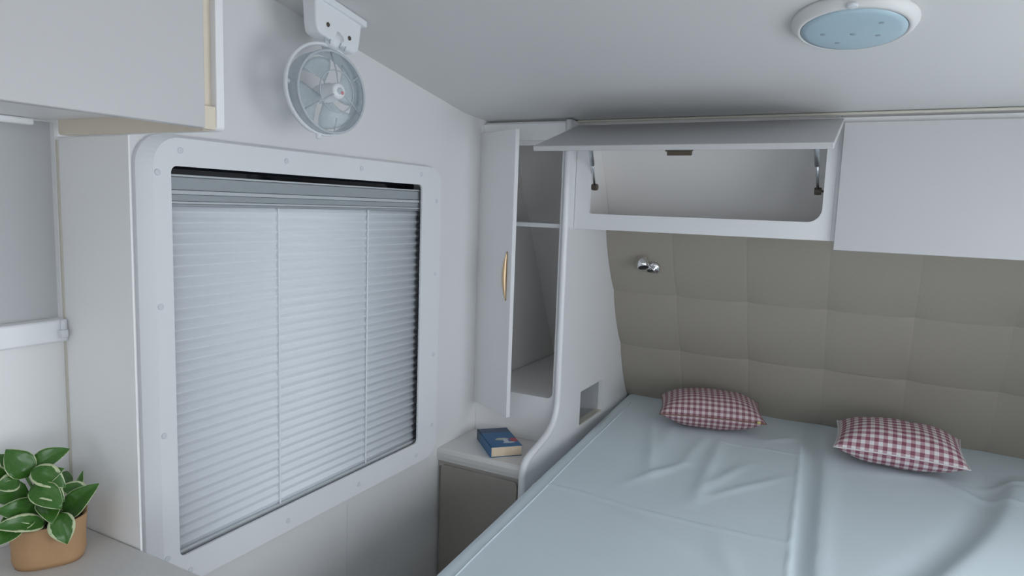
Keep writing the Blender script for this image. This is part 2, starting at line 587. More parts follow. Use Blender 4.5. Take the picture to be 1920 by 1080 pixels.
obj('bottom_rail', B(-0.020, -0.006, Y0, Y1 - 0.004, 0.688, 0.7035), 'rail_light', blind, bevel=0.002)
settle(blind)
blind.location.x += 0.016
for o in blind.children:
    for kx in ('_k', '_settled'):
        if kx in o:
            del o[kx]

# ------------------------------------------------------------------ kitchen window and bar
win2 = struct(bpy.data.objects.new('window_2', None)); COL.objects.link(win2)
obj('window_screen', B(-0.03, -0.012, KWIN[0], KWIN[1], 1.25, 1.60), 'screen_grey', win2)
obj('window_bar', B(0.0, 0.014, -0.8, 0.703, 1.208, 1.2495), 'frame_white', win2, bevel=0.004)
bm = B(0.014, 0.021, 0.688, 0.696, 1.221, 1.250)
box(bm, 0.014, 0.026, 0.684, 0.697, 1.217, 1.232)
obj('window_latch', bm, 'cap_grey', win2, bevel=0.002)

# ------------------------------------------------------------------ kitchen bench, divider and overhead cabinet
kb = thing('kitchen_bench', 'white kitchen bench unit below the grey worktop', 'bench unit', (0.22, -0.3, 0))
obj('cabinet_body', B(0.002, 0.44, -1.6, 0.690, 0.0, 0.818), 'laminate', kb)
for k in range(4):
    d = obj('cabinet_door', B(0.4405, 0.456, -1.58 + k * 0.57, -1.03 + k * 0.57, 0.10, 0.80), 'laminate', kb, bevel=0.002)
    obj('door_handle', tube(bmesh.new(), [(0.456, -1.50 + k * 0.57, 0.75), (0.475, -1.48 + k * 0.57, 0.75), (0.475, -1.40 + k * 0.57, 0.75), (0.456, -1.38 + k * 0.57, 0.75)], 0.005), 'brass', d, smooth=True)
settle(kb)
for d in kb.children:
    for h in d.children:
        h.data.transform(Matrix.Translation(-Vector(kb.location)))
tag(obj('kitchen_worktop', B(0.0, 0.47, -1.62, 0.703, 0.819, 0.859), 'counter_grey', bevel=0.004), 'pale grey kitchen worktop carrying the potted plant', 'worktop')
dv = thing('divider_panel', 'narrow upright white divider panel beside the kitchen worktop', 'panel', (0.1, 0.712, 0.86))
obj('panel', B(0.0005, 0.204, 0.7045, 0.7085, 0.5, 1.5755), 'panel_white', dv, bevel=0.001)
obj('corner_bead', B(0.0005, 0.0045, 0.7015, 0.7044, 0.862, 1.57), 'beige_trim', dv)
settle(dv)

kc = thing('kitchen_overhead_cabinet', 'white overhead kitchen cabinet with beige edging above the plant', 'cabinet', (0.2, 0.0, 1.58))
bm = B(0.001, 0.405, -0.85, 0.690, 1.602, 1.966)
obj('cabinet_body', bm, 'laminate', kc)
obj('end_panel', prism(rrect(0.032, 0.409, 1.5765, 1.966, 0.006, 3), [], 'y', 0.6905, 0.7035), 'beige_edge', kc)  # beige holds the wood colour plus warm bounce light put into it
obj('end_face', prism(rrect(0.030, 0.421, 1.577, 1.966, 0.008, 3), [], 'y', 0.7036, 0.7175), 'laminate', kc, bevel=0.0015)
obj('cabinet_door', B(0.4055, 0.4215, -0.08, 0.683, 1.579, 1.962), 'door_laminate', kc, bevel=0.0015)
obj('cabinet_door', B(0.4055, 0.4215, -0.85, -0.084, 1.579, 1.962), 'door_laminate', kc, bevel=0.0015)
obj('corner_block', B(0.4055, 0.419, 0.683, 0.7035, 1.578, 1.612), 'beige_edge', kc, bevel=0.001)
obj('under_strip', B(0.002, 0.018, -0.8, 0.66, 1.590, 1.6015), 'cord_white', kc, bevel=0.003)
settle(kc)

# ------------------------------------------------------------------ potted plant
POT = Vector((0.098, 0.612, 0.8592))
plant = thing('potted_plant', 'small variegated leafy plant in a kraft paper wrapped pot on the worktop', 'plant', POT)
bm = bmesh.new()
NS = 40
def pot_ring(r, z, sq, amp, ph):
    out = []
    for k in range(NS):
        a = k / NS * 2 * math.pi
        c_, s_ = math.cos(a + 0.55), math.sin(a + 0.55)
        q = (abs(c_) ** sq + abs(s_) ** sq) ** (-1 / sq)
        rr = r * q * (1 + amp * math.sin(3 * a + ph) + 0.5 * amp * math.sin(7 * a + 2 * ph))
        out.append(bm.verts.new((rr * math.cos(a), rr * math.sin(a), z + (0.003 * math.sin(2 * a + 1) if z > 0.06 else 0))))
    return out
rings = [pot_ring(0.045, 0.0, 3, 0.0, 0), pot_ring(0.0495, 0.0, 3, 0.01, 0), pot_ring(0.0525, 0.010, 3, 0.015, .4), pot_ring(0.053, 0.03, 2.8, 0.012, .8), pot_ring(0.0545, 0.05, 2.6, 0.012, 1.2), pot_ring(0.057, 0.068, 2.5, 0.015, 1.5), pot_ring(0.0575, 0.073, 2.5, 0.015, 1.6), pot_ring(0.0545, 0.0725, 2.5, 0.015, 1.6), pot_ring(0.051, 0.050, 2.5, 0.01, 1.6)]
for a, b in zip(rings, rings[1:]):
    for k in range(NS):
        bm.faces.new([a[k], a[(k + 1) % NS], b[(k + 1) % NS], b[k]])
bm.faces.new(list(reversed(rings[0])))
pot = obj('pot', bm, 'kraft', plant, smooth=True)
bm = bmesh.new()
for i in range(13):
    for j in range(24):
        pass
sv = [[bm.verts.new((0.0505 * i / 6 * math.cos(j / 24 * 2 * math.pi), 0.0505 * i / 6 * math.sin(j / 24 * 2 * math.pi), 0.060 + random.uniform(-.002, .003))) for j in range(24)] for i in range(1, 7)]
c0 = bm.verts.new((0, 0, 0.064))
for j in range(24):
    bm.faces.new([c0, sv[0][j], sv[0][(j + 1) % 24]])
    for a, b in zip(sv, sv[1:]):
        bm.faces.new([a[j], b[j], b[(j + 1) % 24], a[(j + 1) % 24]])
obj('soil', bm, 'soil', plant, smooth=True)

LEAVES = [([0.0877, 0.5962, 1.0211], [0.1103, 0.6399, 1.0401], 0.024, 0), ([0.0926, 0.5838, 1.0102], [0.0726, 0.567, 1.0527], 0.033, 0),
          ([0.1063, 0.5885, 1.0202], [0.1421, 0.6144, 0.9926], 0.027, 1), ([0.1159, 0.5854, 0.9979], [0.1498, 0.6075, 0.9723], 0.027, 1),
          ([0.1229, 0.5772, 0.9962], [0.1569, 0.5994, 0.9643], 0.030, 0), ([0.126, 0.6268, 0.9328], [0.1553, 0.6617, 0.9791], 0.030, 0),
          ([0.0935, 0.651, 0.932], [0.0845, 0.6771, 0.981], 0.012, 1), ([0.1482, 0.6044, 0.9485], [0.169, 0.6011, 0.9071], 0.029, 1),
          ([0.1181, 0.5896, 0.9457], [0.1196, 0.5272, 0.976], 0.032, 0), ([0.1365, 0.5816, 0.9386], [0.136, 0.5153, 0.9587], 0.022, 1),
          ([0.1298, 0.547, 0.946], [0.146, 0.5129, 0.9353], 0.023, 0), ([0.0965, 0.5696, 1.0044], [0.0922, 0.5396, 1.0047], 0.023, 1),
          ([0.078, 0.5774, 0.976], [0.0687, 0.5594, 0.9655], 0.022, 0), ([0.0694, 0.5608, 1.0034], [0.0671, 0.5462, 1.034], 0.015, 1),
          ([0.0637, 0.5932, 1.0038], [0.0401, 0.5719, 1.0371], 0.022, 0), ([0.0652, 0.5986, 0.945], [0.0356, 0.5849, 0.9541], 0.022, 0),
          ([0.075, 0.64, 0.95], [0.045, 0.672, 0.975], 0.024, 0), ([0.11, 0.63, 0.975], [0.128, 0.668, 0.955], 0.020, 1),
          ([0.10, 0.578, 0.985], [0.088, 0.528, 0.992], 0.030, 0), ([0.125, 0.572, 0.955], [0.128, 0.522, 0.945], 0.030, 0), ([0.10, 0.60, 0.99], [0.135, 0.618, 1.018], 0.024, 0), ([0.115, 0.60, 0.965], [0.158, 0.585, 0.945], 0.026, 0)]


def leaf_mesh(base, tip, w, facing, sag):
    bm = bmesh.new()
    uvl = bm.loops.layers.uv.new('UVMap')
    base, tip = Vector(base) - POT, Vector(tip) - POT
    d = tip - base
    L = d.length
    t = d.normalized()
    side = t.cross(facing).normalized()
    nrm = side.cross(t).normalized()
    NL, NW = 10, 4
    rows, uvs = [], {}
    for i in range(NL + 1):
        v = i / NL
        hw = w * 0.5 * 3.0 * v ** 0.65 * (1 - v) ** 0.95 + 0.0002
        if i == NL:
            hw = 0.0002
        ctr = base + d * v + nrm * (sag * math.sin(math.pi * v)) * L
        row = []
        for j in range(-NW, NW + 1):
            u = j / NW
            p = ctr + side * hw * u + nrm * (0.28 * hw * (abs(u) ** 1.3) + 0.06 * hw * math.sin(9 * v + 2 * u))
            vert = bm.verts.new(p)
            uvs[vert] = (u, v)
            row.append(vert)
        rows.append(row)
    for a, b in zip(rows, rows[1:]):
        for j in range(2 * NW):
            f = bm.faces.new([a[j], a[j + 1], b[j + 1], b[j]])
            for l in f.loops:
                l[uvl].uv = uvs[l.vert]
    return bm


camdir = Vector((0.88, -0.44, 0.25)).normalized()
for i, (a, b, w, v) in enumerate(LEAVES):
    fac = (camdir + Vector((random.uniform(-.25, .25), random.uniform(-.25, .25), 0.5 + random.uniform(-.1, .3)))).normalized()
    lf = obj('leaf', leaf_mesh(Vector(a) - (Vector(b) - Vector(a)) * 0.08, Vector(b) + (Vector(b) - Vector(a)) * 0.08, w * 1.35, fac, 0.10), 'leaf_variegated' if v else 'leaf_green', plant, smooth=True)
    md = lf.modifiers.new('thick', 'SOLIDIFY'); md.thickness = 0.0006
    p1 = Vector(a) - POT
    root = Vector((p1.x * 0.2 + random.uniform(-.008, .008), p1.y * 0.2 + random.uniform(-.008, .008), 0.061))
    mid = (root + p1) / 2 + Vector((0, 0, 0.008))
    pts = [root * (1 - s) ** 2 + mid * 2 * s * (1 - s) + p1 * s * s for s in (0, .25, .5, .75, 1)]
    obj('stem', tube(bmesh.new(), pts, 0.0013, 6), 'stem_green', plant, smooth=True)

# ------------------------------------------------------------------ corner wardrobe, side panel, nightstand
PX = 0.350                      # outer face of the side panel
wd = thing('corner_wardrobe', 'tall white corner wardrobe with a half-open door beside the window', 'wardrobe', (0.17, 2.3, 0.63))
WY = 2.188
obj('face_frame', prism([(0.001, 0.6285), (0.331, 0.6285), (0.331, 1.775), (0.001, 1.775)], [rrect(0.03, 0.320, 0.797, 1.716, 0.022)], 'y', WY, WY + 0.016), 'laminate', wd)
obj('top_strip', B(0.001, 0.331, WY + 0.0165, WY + 0.03, 1.70, 1.782), 'laminate', wd)
# side panel outline in (y,z)
def sp_back(z):
    return front_y(z, -0.001)
outl = [(2.186, 1.782), (2.186, 0.83), (2.184, 0.785), (2.172, 0.745), (2.15, 0.715), (2.11, 0.692), (2.05, 0.674), (1.985, 0.660), (1.952, 0.648), (1.934, 0.630), (1.926, 0.600), (1.924, 0.30), (sp_back(0.30), 0.30), (sp_back(1.782), 1.782)]
vent = [(2.385, 0.648), (2.624, 0.648), (2.624, 0.784), (2.385, 0.784)]
side = obj('side_panel', prism(outl, [vent], 'x', PX - 0.017, PX), 'laminate', wd, bevel=0.0)
# rounded edge trim along its front edge
pts = [(PX - 0.0085, y, z) for (y, z) in outl[:11]] + [(PX - 0.0085, 1.925, 0.45)]
fine = []
for a, b in zip(pts, pts[1:]):
    for s in range(4):
        fine.append(tuple(a[i] + (b[i] - a[i]) * s / 4 for i in range(3)))
fine.append(pts[-1])
obj('edge_trim', tube(bmesh.new(), fine, 0.0125, 10, up=Vector((1, 0, 0))), 'laminate_edge', wd, smooth=True)
# opening in the panel: box behind it
bm = B(0.16, PX - 0.018, 2.378, 2.632, 0.640, 0.6475)
box(bm, 0.16, PX - 0.018, 2.378, 2.3845, 0.6475, 0.79)
box(bm, 0.16, PX - 0.018, 2.6245, 2.632, 0.6475, 0.79)
box(bm, 0.16, PX - 0.018, 2.378, 2.632, 0.7845, 0.79)
box(bm, 0.155, 0.16, 2.378, 2.632, 0.640, 0.79)
obj('vent_recess', bm, 'screen_grey', wd)
obj('vent_sill', B(PX - 0.03, PX + 0.001, 2.386, 2.623, 0.6482, 0.6535), 'beige_trim', wd)
obj('inner_side', B(PX - 0.024, PX - 0.0175, 2.2045, 2.45, 0.80, 1.77), 'cabinet_inner', wd)
obj('wardrobe_floor', prism([(WY + 0.0165, 0.79), (front_y(0.79, -0.002), 0.79), (front_y(0.797, -0.002), 0.797), (WY + 0.0165, 0.797)], [], 'x', 0.002, PX - 0.025), 'cabinet_inner', wd)
obj('shelf', B(0.003, PX - 0.0255, 2.207, 2.49, 1.411, 1.426), 'laminate', wd, bevel=0.001)
obj('inner_back', prism([(front_y(1.76, -0.008), 1.76), (front_y(0.80, -0.008), 0.80), (front_y(0.80, -0.002), 0.80), (front_y(1.76, -0.002), 1.76)], [], 'x', 0.002, PX - 0.025), 'cabinet_inner', wd)
obj('inner_lining', prism([(2.206, 0.80), (front_y(0.80, -0.009), 0.80), (front_y(1.76, -0.009), 1.76), (2.206, 1.76)], [], 'x', 0.0005, 0.0025), 'cabinet_inner', wd)
obj('catch', B(PX - 0.038, PX - 0.0245, 2.2065, 2.232, 1.236, 1.258), 'black_plastic', wd, bevel=0.002)
settle(wd)
# door, hinged at the window wall, half open
H = Vector((0.006, 2.186)); F = Vector((0.2125, 2.069))
dirv = (F - H).normalized(); nrmv = Vector((-dirv.y, dirv.x))
if nrmv.y > 0:
    nrmv = -nrmv
bm = bmesh.new()
W_ = (F - H).length
vs = box(bm, 0, W_, -0.016, 0, 0.742, 1.742)
Md = Matrix(((dirv.x, -nrmv.x, 0, H.x), (dirv.y, -nrmv.y, 0, H.y), (0, 0, 1, 0), (0, 0, 0, 1)))
door = obj('wardrobe_door', bm, 'laminate', wd, bevel=0.0018)
door.data.transform(Matrix.Translation(-Vector(wd.location)) @ Md)
# curved brass pull on the door's outer face
bm = bmesh.new()
prof = []
for i in range(17):
    s = i / 16 * 2 - 1
    zc = 1.2405 + s * 0.086
    bow = (1 - s * s)
    prof.append((zc, bow))
lo, hi = [], []
for (zc, bow) in prof:
    # blade shape: width across the door face and stand-off
    x_in, x_out = W_ - 0.026, W_ - 0.026 - 0.021 * bow
    ring = [bm.verts.new((x_in, -0.0165, zc)), bm.verts.new((x_out - 0.002, -0.0165, zc)), bm.verts.new((x_out, -0.019 - 0.006 * bow, zc)), bm.verts.new((x_in - 0.006 * bow, -0.020 - 0.012 * bow, zc)), bm.verts.new((x_in, -0.019 - 0.005 * bow, zc))]
    lo.append(ring)
for a, b in zip(lo, lo[1:]):
    for k in range(5):
        bm.faces.new([a[k], a[(k + 1) % 5], b[(k + 1) % 5], b[k]])
bm.faces.new(lo[0]); bm.faces.new(list(reversed(lo[-1])))
hd = obj('door_handle', bm, 'brass', door, smooth=True)
hd.data.transform(Matrix.Translation(-Vector(wd.location)) @ Md)
hd['label'] = 'brass coloured bow handle'

nsd = thing('nightstand', 'low taupe bedside cabinet with pale grey top under the book', 'nightstand', (0.16, 2.06, 0))
obj('cabinet_body', B(0.001, 0.331, 1.950, 2.36, 0.0, 0.585), 'taupe_body', nsd)
bm = prism([(1.9335, 0.590), (1.931, 0.600), (1.931, 0.615), (1.935, 0.624), (1.944, 0.628), (2.1875, 0.628), (2.1875, 0.586), (1.9335, 0.586)], [], 'x', 0.001, 0.331)
obj('cabinet_top', bm, 'night_top', nsd, smooth=False)
obj('door_rail', B(0.001, 0.331, 1.942, 1.9495, 0.562, 0.5855), 'taupe_body', nsd)
dd = obj('cabinet_door', prism(rrect(0.016, 0.318, 0.03, 0.572, 0.015), [], 'y', 1.9335, 1.9415), 'taupe_door', nsd, bevel=0.0015)
settle(nsd)

# ------------------------------------------------------------------ paperback book
bk = thing('paperback_book', 'thick blue paperback book lying on the nightstand', 'book', (0.176, 2.062, 0.6283))
ang = math.atan2(2.191 - 2.042, 0.126 - 0.274)       # along the long side
bw, bl, bt = 0.112, 0.195, 0.036
pg = obj('page_block', B(-bw / 2 + 0.003, bw / 2 - 0.002, -bl / 2 + 0.002, bl / 2 - 0.002, 0.0012, bt - 0.0012), 'pages', bk, bevel=0.001)
bm = B(-bw / 2, bw / 2, -bl / 2, bl / 2, bt - 0.0012, bt)
box(bm, -bw / 2, bw / 2, -bl / 2, bl / 2, 0, 0.0012)
box(bm, -bw / 2 - 0.001, -bw / 2 + 0.002, -bl / 2, bl / 2, 0, bt)
obj('book_cover', bm, 'book_cover', bk)
bk.rotation_euler = (0, 0, ang - math.pi / 2)

# ------------------------------------------------------------------ overhead cabinets over the bed
oc = thing('front_overhead_cabinet', 'white overhead locker with its flap lifted open above the bed', 'cabinet', (0.76, 2.3, 1.42))
OY = 2.24
obj('face_frame', prism([(0.3515, 1.412), (1.180, 1.412), (1.180, 1.772), (0.3515, 1.772)], [rrect(0.404, 1.150, 1.4655, 1.735, (0.012, 0.04, 0.02, 0.02))], 'y', OY, OY + 0.016), 'laminate', oc)
for nm, (z0, z1) in (('cabinet_floor', (1.4125, 1.428)), ('cabinet_roof', (1.769, 1.781))):
    obj(nm, prism([(OY + 0.0165, z0), (front_y(z0, -0.002), z0), (front_y(z1, -0.002), z1), (OY + 0.0165, z1)], [], 'x', 0.366, 1.165), 'cabinet_inner', oc)
for x0, x1 in ((0.3515, 0.3655), (1.1655, 1.180)):
    obj('cabinet_side', prism([(OY + 0.0165, 1.4125), (front_y(1.4125, -0.002), 1.4125), (front_y(1.781, -0.002), 1.781), (OY + 0.0165, 1.781)], [], 'x', x0, x1), 'cabinet_inner', oc)
obj('cabinet_back', prism([(front_y(1.768, -0.010), 1.768), (front_y(1.4285, -0.010), 1.4285), (front_y(1.4285, -0.003), 1.4285), (front_y(1.768, -0.003), 1.768)], [], 'x', 0.366, 1.165), 'cabinet_inner', oc)
settle(oc)
# flap, hinged at the top edge, lifted
FA = math.radians(16.5)
hy, hz = 2.224, 1.768
fd = Vector((0, -math.cos(FA), -math.sin(FA)))      # from hinge to free edge
fn = Vector((0, -math.sin(FA), math.cos(FA)))       # outer face
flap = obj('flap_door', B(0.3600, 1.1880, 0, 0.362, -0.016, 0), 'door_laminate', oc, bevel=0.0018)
Mf = Matrix(((1, 0, 0, 0), (0, fd.y, fn.y, hy), (0, fd.z, fn.z, hz), (0, 0, 0, 1)))
flap.data.transform(Matrix.Translation(-Vector(oc.location)) @ Mf)
ctc = B(0.762, 0.838, 0.330, 0.352, -0.022, -0.0165)
box(ctc, 0.766, 0.834, 0.336, 0.349, -0.034, -0.022)
ct = obj('flap_catch', ctc, 'brown_plastic', flap, bevel=0.0015)
ct.data.transform(Matrix.Translation(-Vector(oc.location)) @ Mf)
ct['label'] = 'dark brown latch'
for (lx, ux, sgn) in ((0.402, 0.437, -1), (1.130, 1.124, 1)):
    a = Vector((lx, 2.295, 1.560)); b = Vector((ux, 2.135, 1.722))
    st = obj('gas_strut', tube(bmesh.new(), [a, a + (b - a) * 0.55], 0.0042, 10), 'steel', oc, smooth=True)
    cyl = obj('strut_cylinder', tube(bmesh.new(), [a + (b - a) * 0.45, b], 0.0078, 12), 'steel', st, smooth=True)
    sx = 0.366 if sgn < 0 else 1.165
    kb_ = lathe(bmesh.new(), [(0, -0.010), (0.011, -0.010), (0.012, 0), (0.011, 0.010), (0, 0.010)], a, (1, 0, 0), 14)
    tube(kb_, [a, (sx, a.y, a.z)], 0.0035, 8)
    box(kb_, min(sx, sx - sgn * 0.003), max(sx, sx - sgn * 0.003), a.y - 0.012, a.y + 0.012, a.z - 0.018, a.z + 0.018)
    kn = obj('strut_bracket', kb_, 'brown_plastic', st)
    for q in (st, cyl, kn):
        q.data.transform(Matrix.Translation(-Vector(oc.location)))

rc = thing('front_overhead_cabinet', 'closed white overhead locker door on the right above the bed', 'cabinet', (1.58, 2.3, 1.42))
obj('face_frame', B(1.1805, 1.980, OY, OY + 0.016, 1.412, 1.772), 'laminate', rc)
obj('cabinet_box', prism([(OY + 0.0165, 1.4125), (front_y(1.4125, -0.002), 1.4125), (front_y(1.781, -0.002), 1.781), (OY + 0.0165, 1.781)], [], 'x', 1.181, 1.980), 'cabinet_inner', rc)
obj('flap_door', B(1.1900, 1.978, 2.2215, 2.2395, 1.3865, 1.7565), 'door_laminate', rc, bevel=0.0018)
settle(rc)

# ------------------------------------------------------------------ tufted headboard
SL = math.atan(0.504)
hb = thing('headboard', 'tufted taupe fabric headboard covering the sloping wall behind the bed', 'headboard', (1.165, 2.9, 0.66))
org = Vector((0, 2.567, 1.394))
uz = Vector((0, -0.504, 1)).normalized()                # up the slope
nn = Vector((0, -uz.z, uz.y)).normalized()             # towards the room
def hp(x, s, h):
    return Vector((x, org.y, org.z)) + uz * s + nn * h
def s_of_z(z):
    return (z - org.z) / uz.z
xs = [PX + 0.0005, 0.615, 0.888, 1.165, 1.440, 1.718, 1.979]
ss = [s_of_z(v) for v in (0.640, 0.900, 1.146, 1.390)]
ss_top = s_of_z(1.404)
bmk = bmesh.new()
NB = 14
def puff(u, v):
    # u,v in 0..1 inside one square: soft pillow, pulled in at the corners
    bv = 0.0060 * (1 - math.cos(2 * math.pi * v)) / 2 + 0.0030 * (1 - abs(2 * v - 1) ** 2.4)
    bu = 0.0016 * (1 - math.cos(2 * math.pi * u)) / 2 + 0.0018 * (1 - abs(2 * u - 1) ** 3)
    cu, cv = min(u, 1 - u), min(v, 1 - v)
    corner = math.exp(-(cu * cu + cv * cv) / 0.014)
    groove = 0.0016 * math.exp(-(cv / 0.022) ** 2) + 0.0009 * math.exp(-(cu / 0.018) ** 2)      # stitched seam
    return bv + bu - 0.002 - 0.0065 * corner - groove
GP = [0, 0.012, 0.026, 0.045, 0.075, 0.12, 0.19, 0.28, 0.39, 0.5]
GP = GP + [1 - g for g in reversed(GP[:-1])]
NB = len(GP) - 1
for i in range(len(xs) - 1):
    for j in range(len(ss) - 1):
        bm = bmesh.new()
        s0, s1 = ss[j], (ss[j + 1] if j < len(ss) - 2 else ss_top)
        g = [[bm.verts.new(hp(xs[i] + (xs[i + 1] - xs[i]) * GP[a], s0 + (s1 - s0) * GP[b], puff(GP[a], GP[b])) - Vector(hb.location)) for b in range(NB + 1)] for a in range(NB + 1)]
        gb = [[None] * (NB + 1) for _ in range(NB + 1)]
        for a in range(NB):
            for b in range(NB):
                bm.faces.new([g[a][b], g[a + 1][b], g[a + 1][b + 1], g[a][b + 1]])
        # rim down to the backing board
        rim = [g[a][0] for a in range(NB + 1)] + [g[NB][b] for b in range(1, NB + 1)] + [g[a][NB] for a in range(NB - 1, -1, -1)] + [g[0][b] for b in range(NB - 1, 0, -1)]
        low = [bm.verts.new(v.co - nn * (0.018 + (v.co + Vector(hb.location) - hp(0, 0, 0)).dot(nn))) for v in rim]
        rim2 = [bm.verts.new(v.co) for v in rim]            # separate verts: the cloth keeps its own soft shading
        for k in range(len(rim)):
            k2 = (k + 1) % len(rim)
            bm.faces.new([rim2[k], rim2[k2], low[k2], low[k]])
        bm.faces.new(low)
        obj('upholstered_square', bm, 'headboard_fabric', hb, smooth=True)
bm = bmesh.new()
c8 = [hp(x, s, h) - Vector(hb.location) for x in (xs[0], xs[-1]) for s in (ss[0], ss_top) for h in (-0.0185, -0.029)]
v8 = [bm.verts.new(p) for p in c8]
for f in ((0, 1, 3, 2), (4, 6, 7, 5), (0, 4, 5, 1), (2, 3, 7, 6), (0, 2, 6, 4), (1, 5, 7, 3)):
    bm.faces.new([v8[i] for i in f])
obj('backing_board', bm, 'taupe_body', hb)

# chrome reading spot on the headboard
rl = thing('reading_lamp', 'small chrome swivel reading spotlight on the headboard', 'lamp', hp(0.540, s_of_z(1.268), 0.009))
rl.scale = (1.2, 1.2, 1.2)
rb = Vector((0, 0, 0))
obj('lamp_base', lathe(bmesh.new(), [(0, 0), (0.021, 0), (0.021, 0.007), (0.017, 0.012), (0.008, 0.014), (0.008, 0.022), (0, 0.023)], rb, nn, 24), 'chrome', rl, smooth=True)
j0 = rb + nn * 0.020
hdv = Vector((-0.85, -0.10, 0.50)).normalized()
obj('lamp_arm', tube(bmesh.new(), [j0, j0 + nn * 0.012 + hdv * 0.006, j0 + nn * 0.016 + hdv * 0.014], 0.0045, 10), 'black_plastic', rl, smooth=True)
hc = j0 + nn * 0.018 + hdv * 0.032 + Vector((0, 0, 0.014))
ax = Vector((0.25, -0.45, -0.85)).normalized()
head = obj('lamp_head', lathe(bmesh.new(), [(0, -0.020), (0.011, -0.020), (0.016, -0.015), (0.018, 0.0), (0.018, 0.016), (0.016, 0.016), (0.015, 0.006)], hc, ax, 24), 'chrome', rl, smooth=True)
obj('lamp_lens', lathe(bmesh.new(), [(0, 0.006), (0.015, 0.006), (0.016, 0.0155), (0, 0.0152)], hc, ax, 24), 'black_plastic', head, smooth=True)

# ------------------------------------------------------------------ bed
bed = thing('bed', 'island double bed with white mattress against the headboard', 'bed', (1.165, 1.95, 0))
def edge_x(y):
    return 0.352 + (2.93 - y) * 0.072
def bed_outline(inset, y_foot, y_head):
    pts = []
    NE = 24
    L_ = [(edge_x(y_head + (y_foot - y_head) * i / NE) + inset, y_head + (y_foot - y_head) * i / NE) for i in range(NE + 1)]
    return L_ + [(WX - x, y) for (x, y) in reversed(L_)]
obj('bed_base', prism(bed_outline(0.06, 1.06, 2.90), [], 'z', 0.0, 0.36), 'bed_wood', bed)
obj('mattress', prism(bed_outline(0.02, 1.02, 2.915), [], 'z', 0.361, 0.630), 'mattress_white', bed, bevel=0.03, seg=3)
settle(bed)

# fitted sheet with seams, creases and folds
def ridge(d, w):
    return math.exp(-(d / w) ** 2)
def seg_dist(px, py, ax_, ay, bx, by):
    dx, dy = bx - ax_, by - ay
    L2 = dx * dx + dy * dy
    t = max(0.0, min(1.0, ((px - ax_) * dx + (py - ay) * dy) / L2))
    qx, qy = ax_ + dx * t, ay + dy * t
    sd = ((px - ax_) * dy - (py - ay) * dx) / math.sqrt(L2)
    return math.hypot(px - qx, py - qy), sd, t
WR = [(0.575, 2.60, 0.74, 2.02, 0.0065, 0.020), (0.80, 2.50, 0.80, 2.18, 0.005, 0.022), (0.80, 2.20, 0.70, 1.98, 0.006, 0.018), (0.86, 2.52, 0.90, 1.95, 0.007, 0.022), (0.66, 2.55, 0.70, 2.2, 0.005, 0.03),
      (0.98, 2.30, 0.90, 2.02, 0.005, 0.02), (1.10, 2.25, 0.93, 1.98, 0.004, 0.016), (0.72, 1.75, 0.98, 1.60, 0.003, 0.03), (1.30, 2.45, 1.60, 2.55, 0.003, 0.03), (1.58, 2.48, 1.75, 2.35, 0.005, 0.02), (1.0, 1.75, 1.1, 1.5, 0.003, 0.03),
      (0.60, 2.72, 0.66, 2.88, 0.004, 0.02), (1.02, 2.62, 1.10, 2.70, 0.004, 0.02), (1.66, 2.52, 1.80, 2.62, 0.006, 0.02), (0.50, 2.25, 0.62, 2.10, 0.003, 0.025)]
def sheet_z(x, y):
    z = 0.652
    # transverse seam
    z += 0.0030 * ridge(y - (1.79 - 0.012 * math.sin(9 * x)), 0.005) * (1 if x < 1.17 else 0)
    z += 0.0025 * ridge(y - (2.50 + 0.05 * (x - 0.8)), 0.005) * (1 if 0.85 < x < 1.13 else 0)
    # seam and valley down the middle
    xa = 1.119 + (2.728 - y) * 0.062
    xb = xa + 0.072 - (2.60 - y) * 0.022
    d = x - xa
    ramp = max(0.0, min(1.0, (2.95 - y) / 0.25))
    z += 0.0045 * ridge(d, 0.006) * ramp
    if x > xa:
        u = (x - xa) / max(0.02, (xb - xa))
        if u < 1.0:
            z -= 0.013 * math.sin(math.pi * u) ** 0.7 * ramp
        z += 0.005 * ridge(u - 1.25, 0.5) * ramp
    # big fold on the right
    t = (y - 1.805) / (2.60 - 1.805)
    xf = 1.496 + 0.238 * t + 0.03 * math.sin(math.pi * max(-.5, min(1, t)))
    df = x - xf
    fade = max(0.0, min(1.0, (2.72 - y) / 0.2))
    z += fade * 0.034 * (1 / (1 + math.exp(-df / 0.010))) * math.exp(-max(0, df) / 0.30)
    z -= fade * 0.010 * ridge(df + 0.05, 0.04)
    for (a, b, c, e, h, w) in WR:
        dd_, sd, tt = seg_dist(x, y, a, b, c, e)
        if dd_ < 4 * w:
            z += 1.25 * h * math.exp(-(sd / w) ** 2) * math.exp(-max(0, dd_ - abs(sd)) ** 2 / 0.002) * (0.4 + 0.6 * math.sin(math.pi * min(1, max(0, tt))))
    z += 0.0015 * math.sin(11 * x + 3 * y) * math.sin(7 * y - 4 * x)
    return z
bm = bmesh.new()
NX, NY = 190, 190
yh, yf = 2.948, 0.985
cols = []
grid = []
for j in range(NY + 1):
    y = yh + (yf - yh) * j / NY
    xl = edge_x(y)
    xr = WX - xl
    row = []
    for i in range(NX + 1):
        u = i / NX
        x = xl + (xr - xl) * u
        # rounded sides and foot
        dE = min(x - xl, xr - x)
        dF = y - yf
        z = sheet_z(x, y)
        for d_ in (dE, dF):
            if d_ < 0.035:
                z -= 0.035 - math.sqrt(max(0, 0.035 ** 2 - (0.035 - d_) ** 2))
        row.append(bm.verts.new((x, y, z)))
    grid.append(row)
for j in range(NY):
    for i in range(NX):
        bm.faces.new([grid[j][i], grid[j + 1][i], grid[j + 1][i + 1], grid[j][i + 1]])
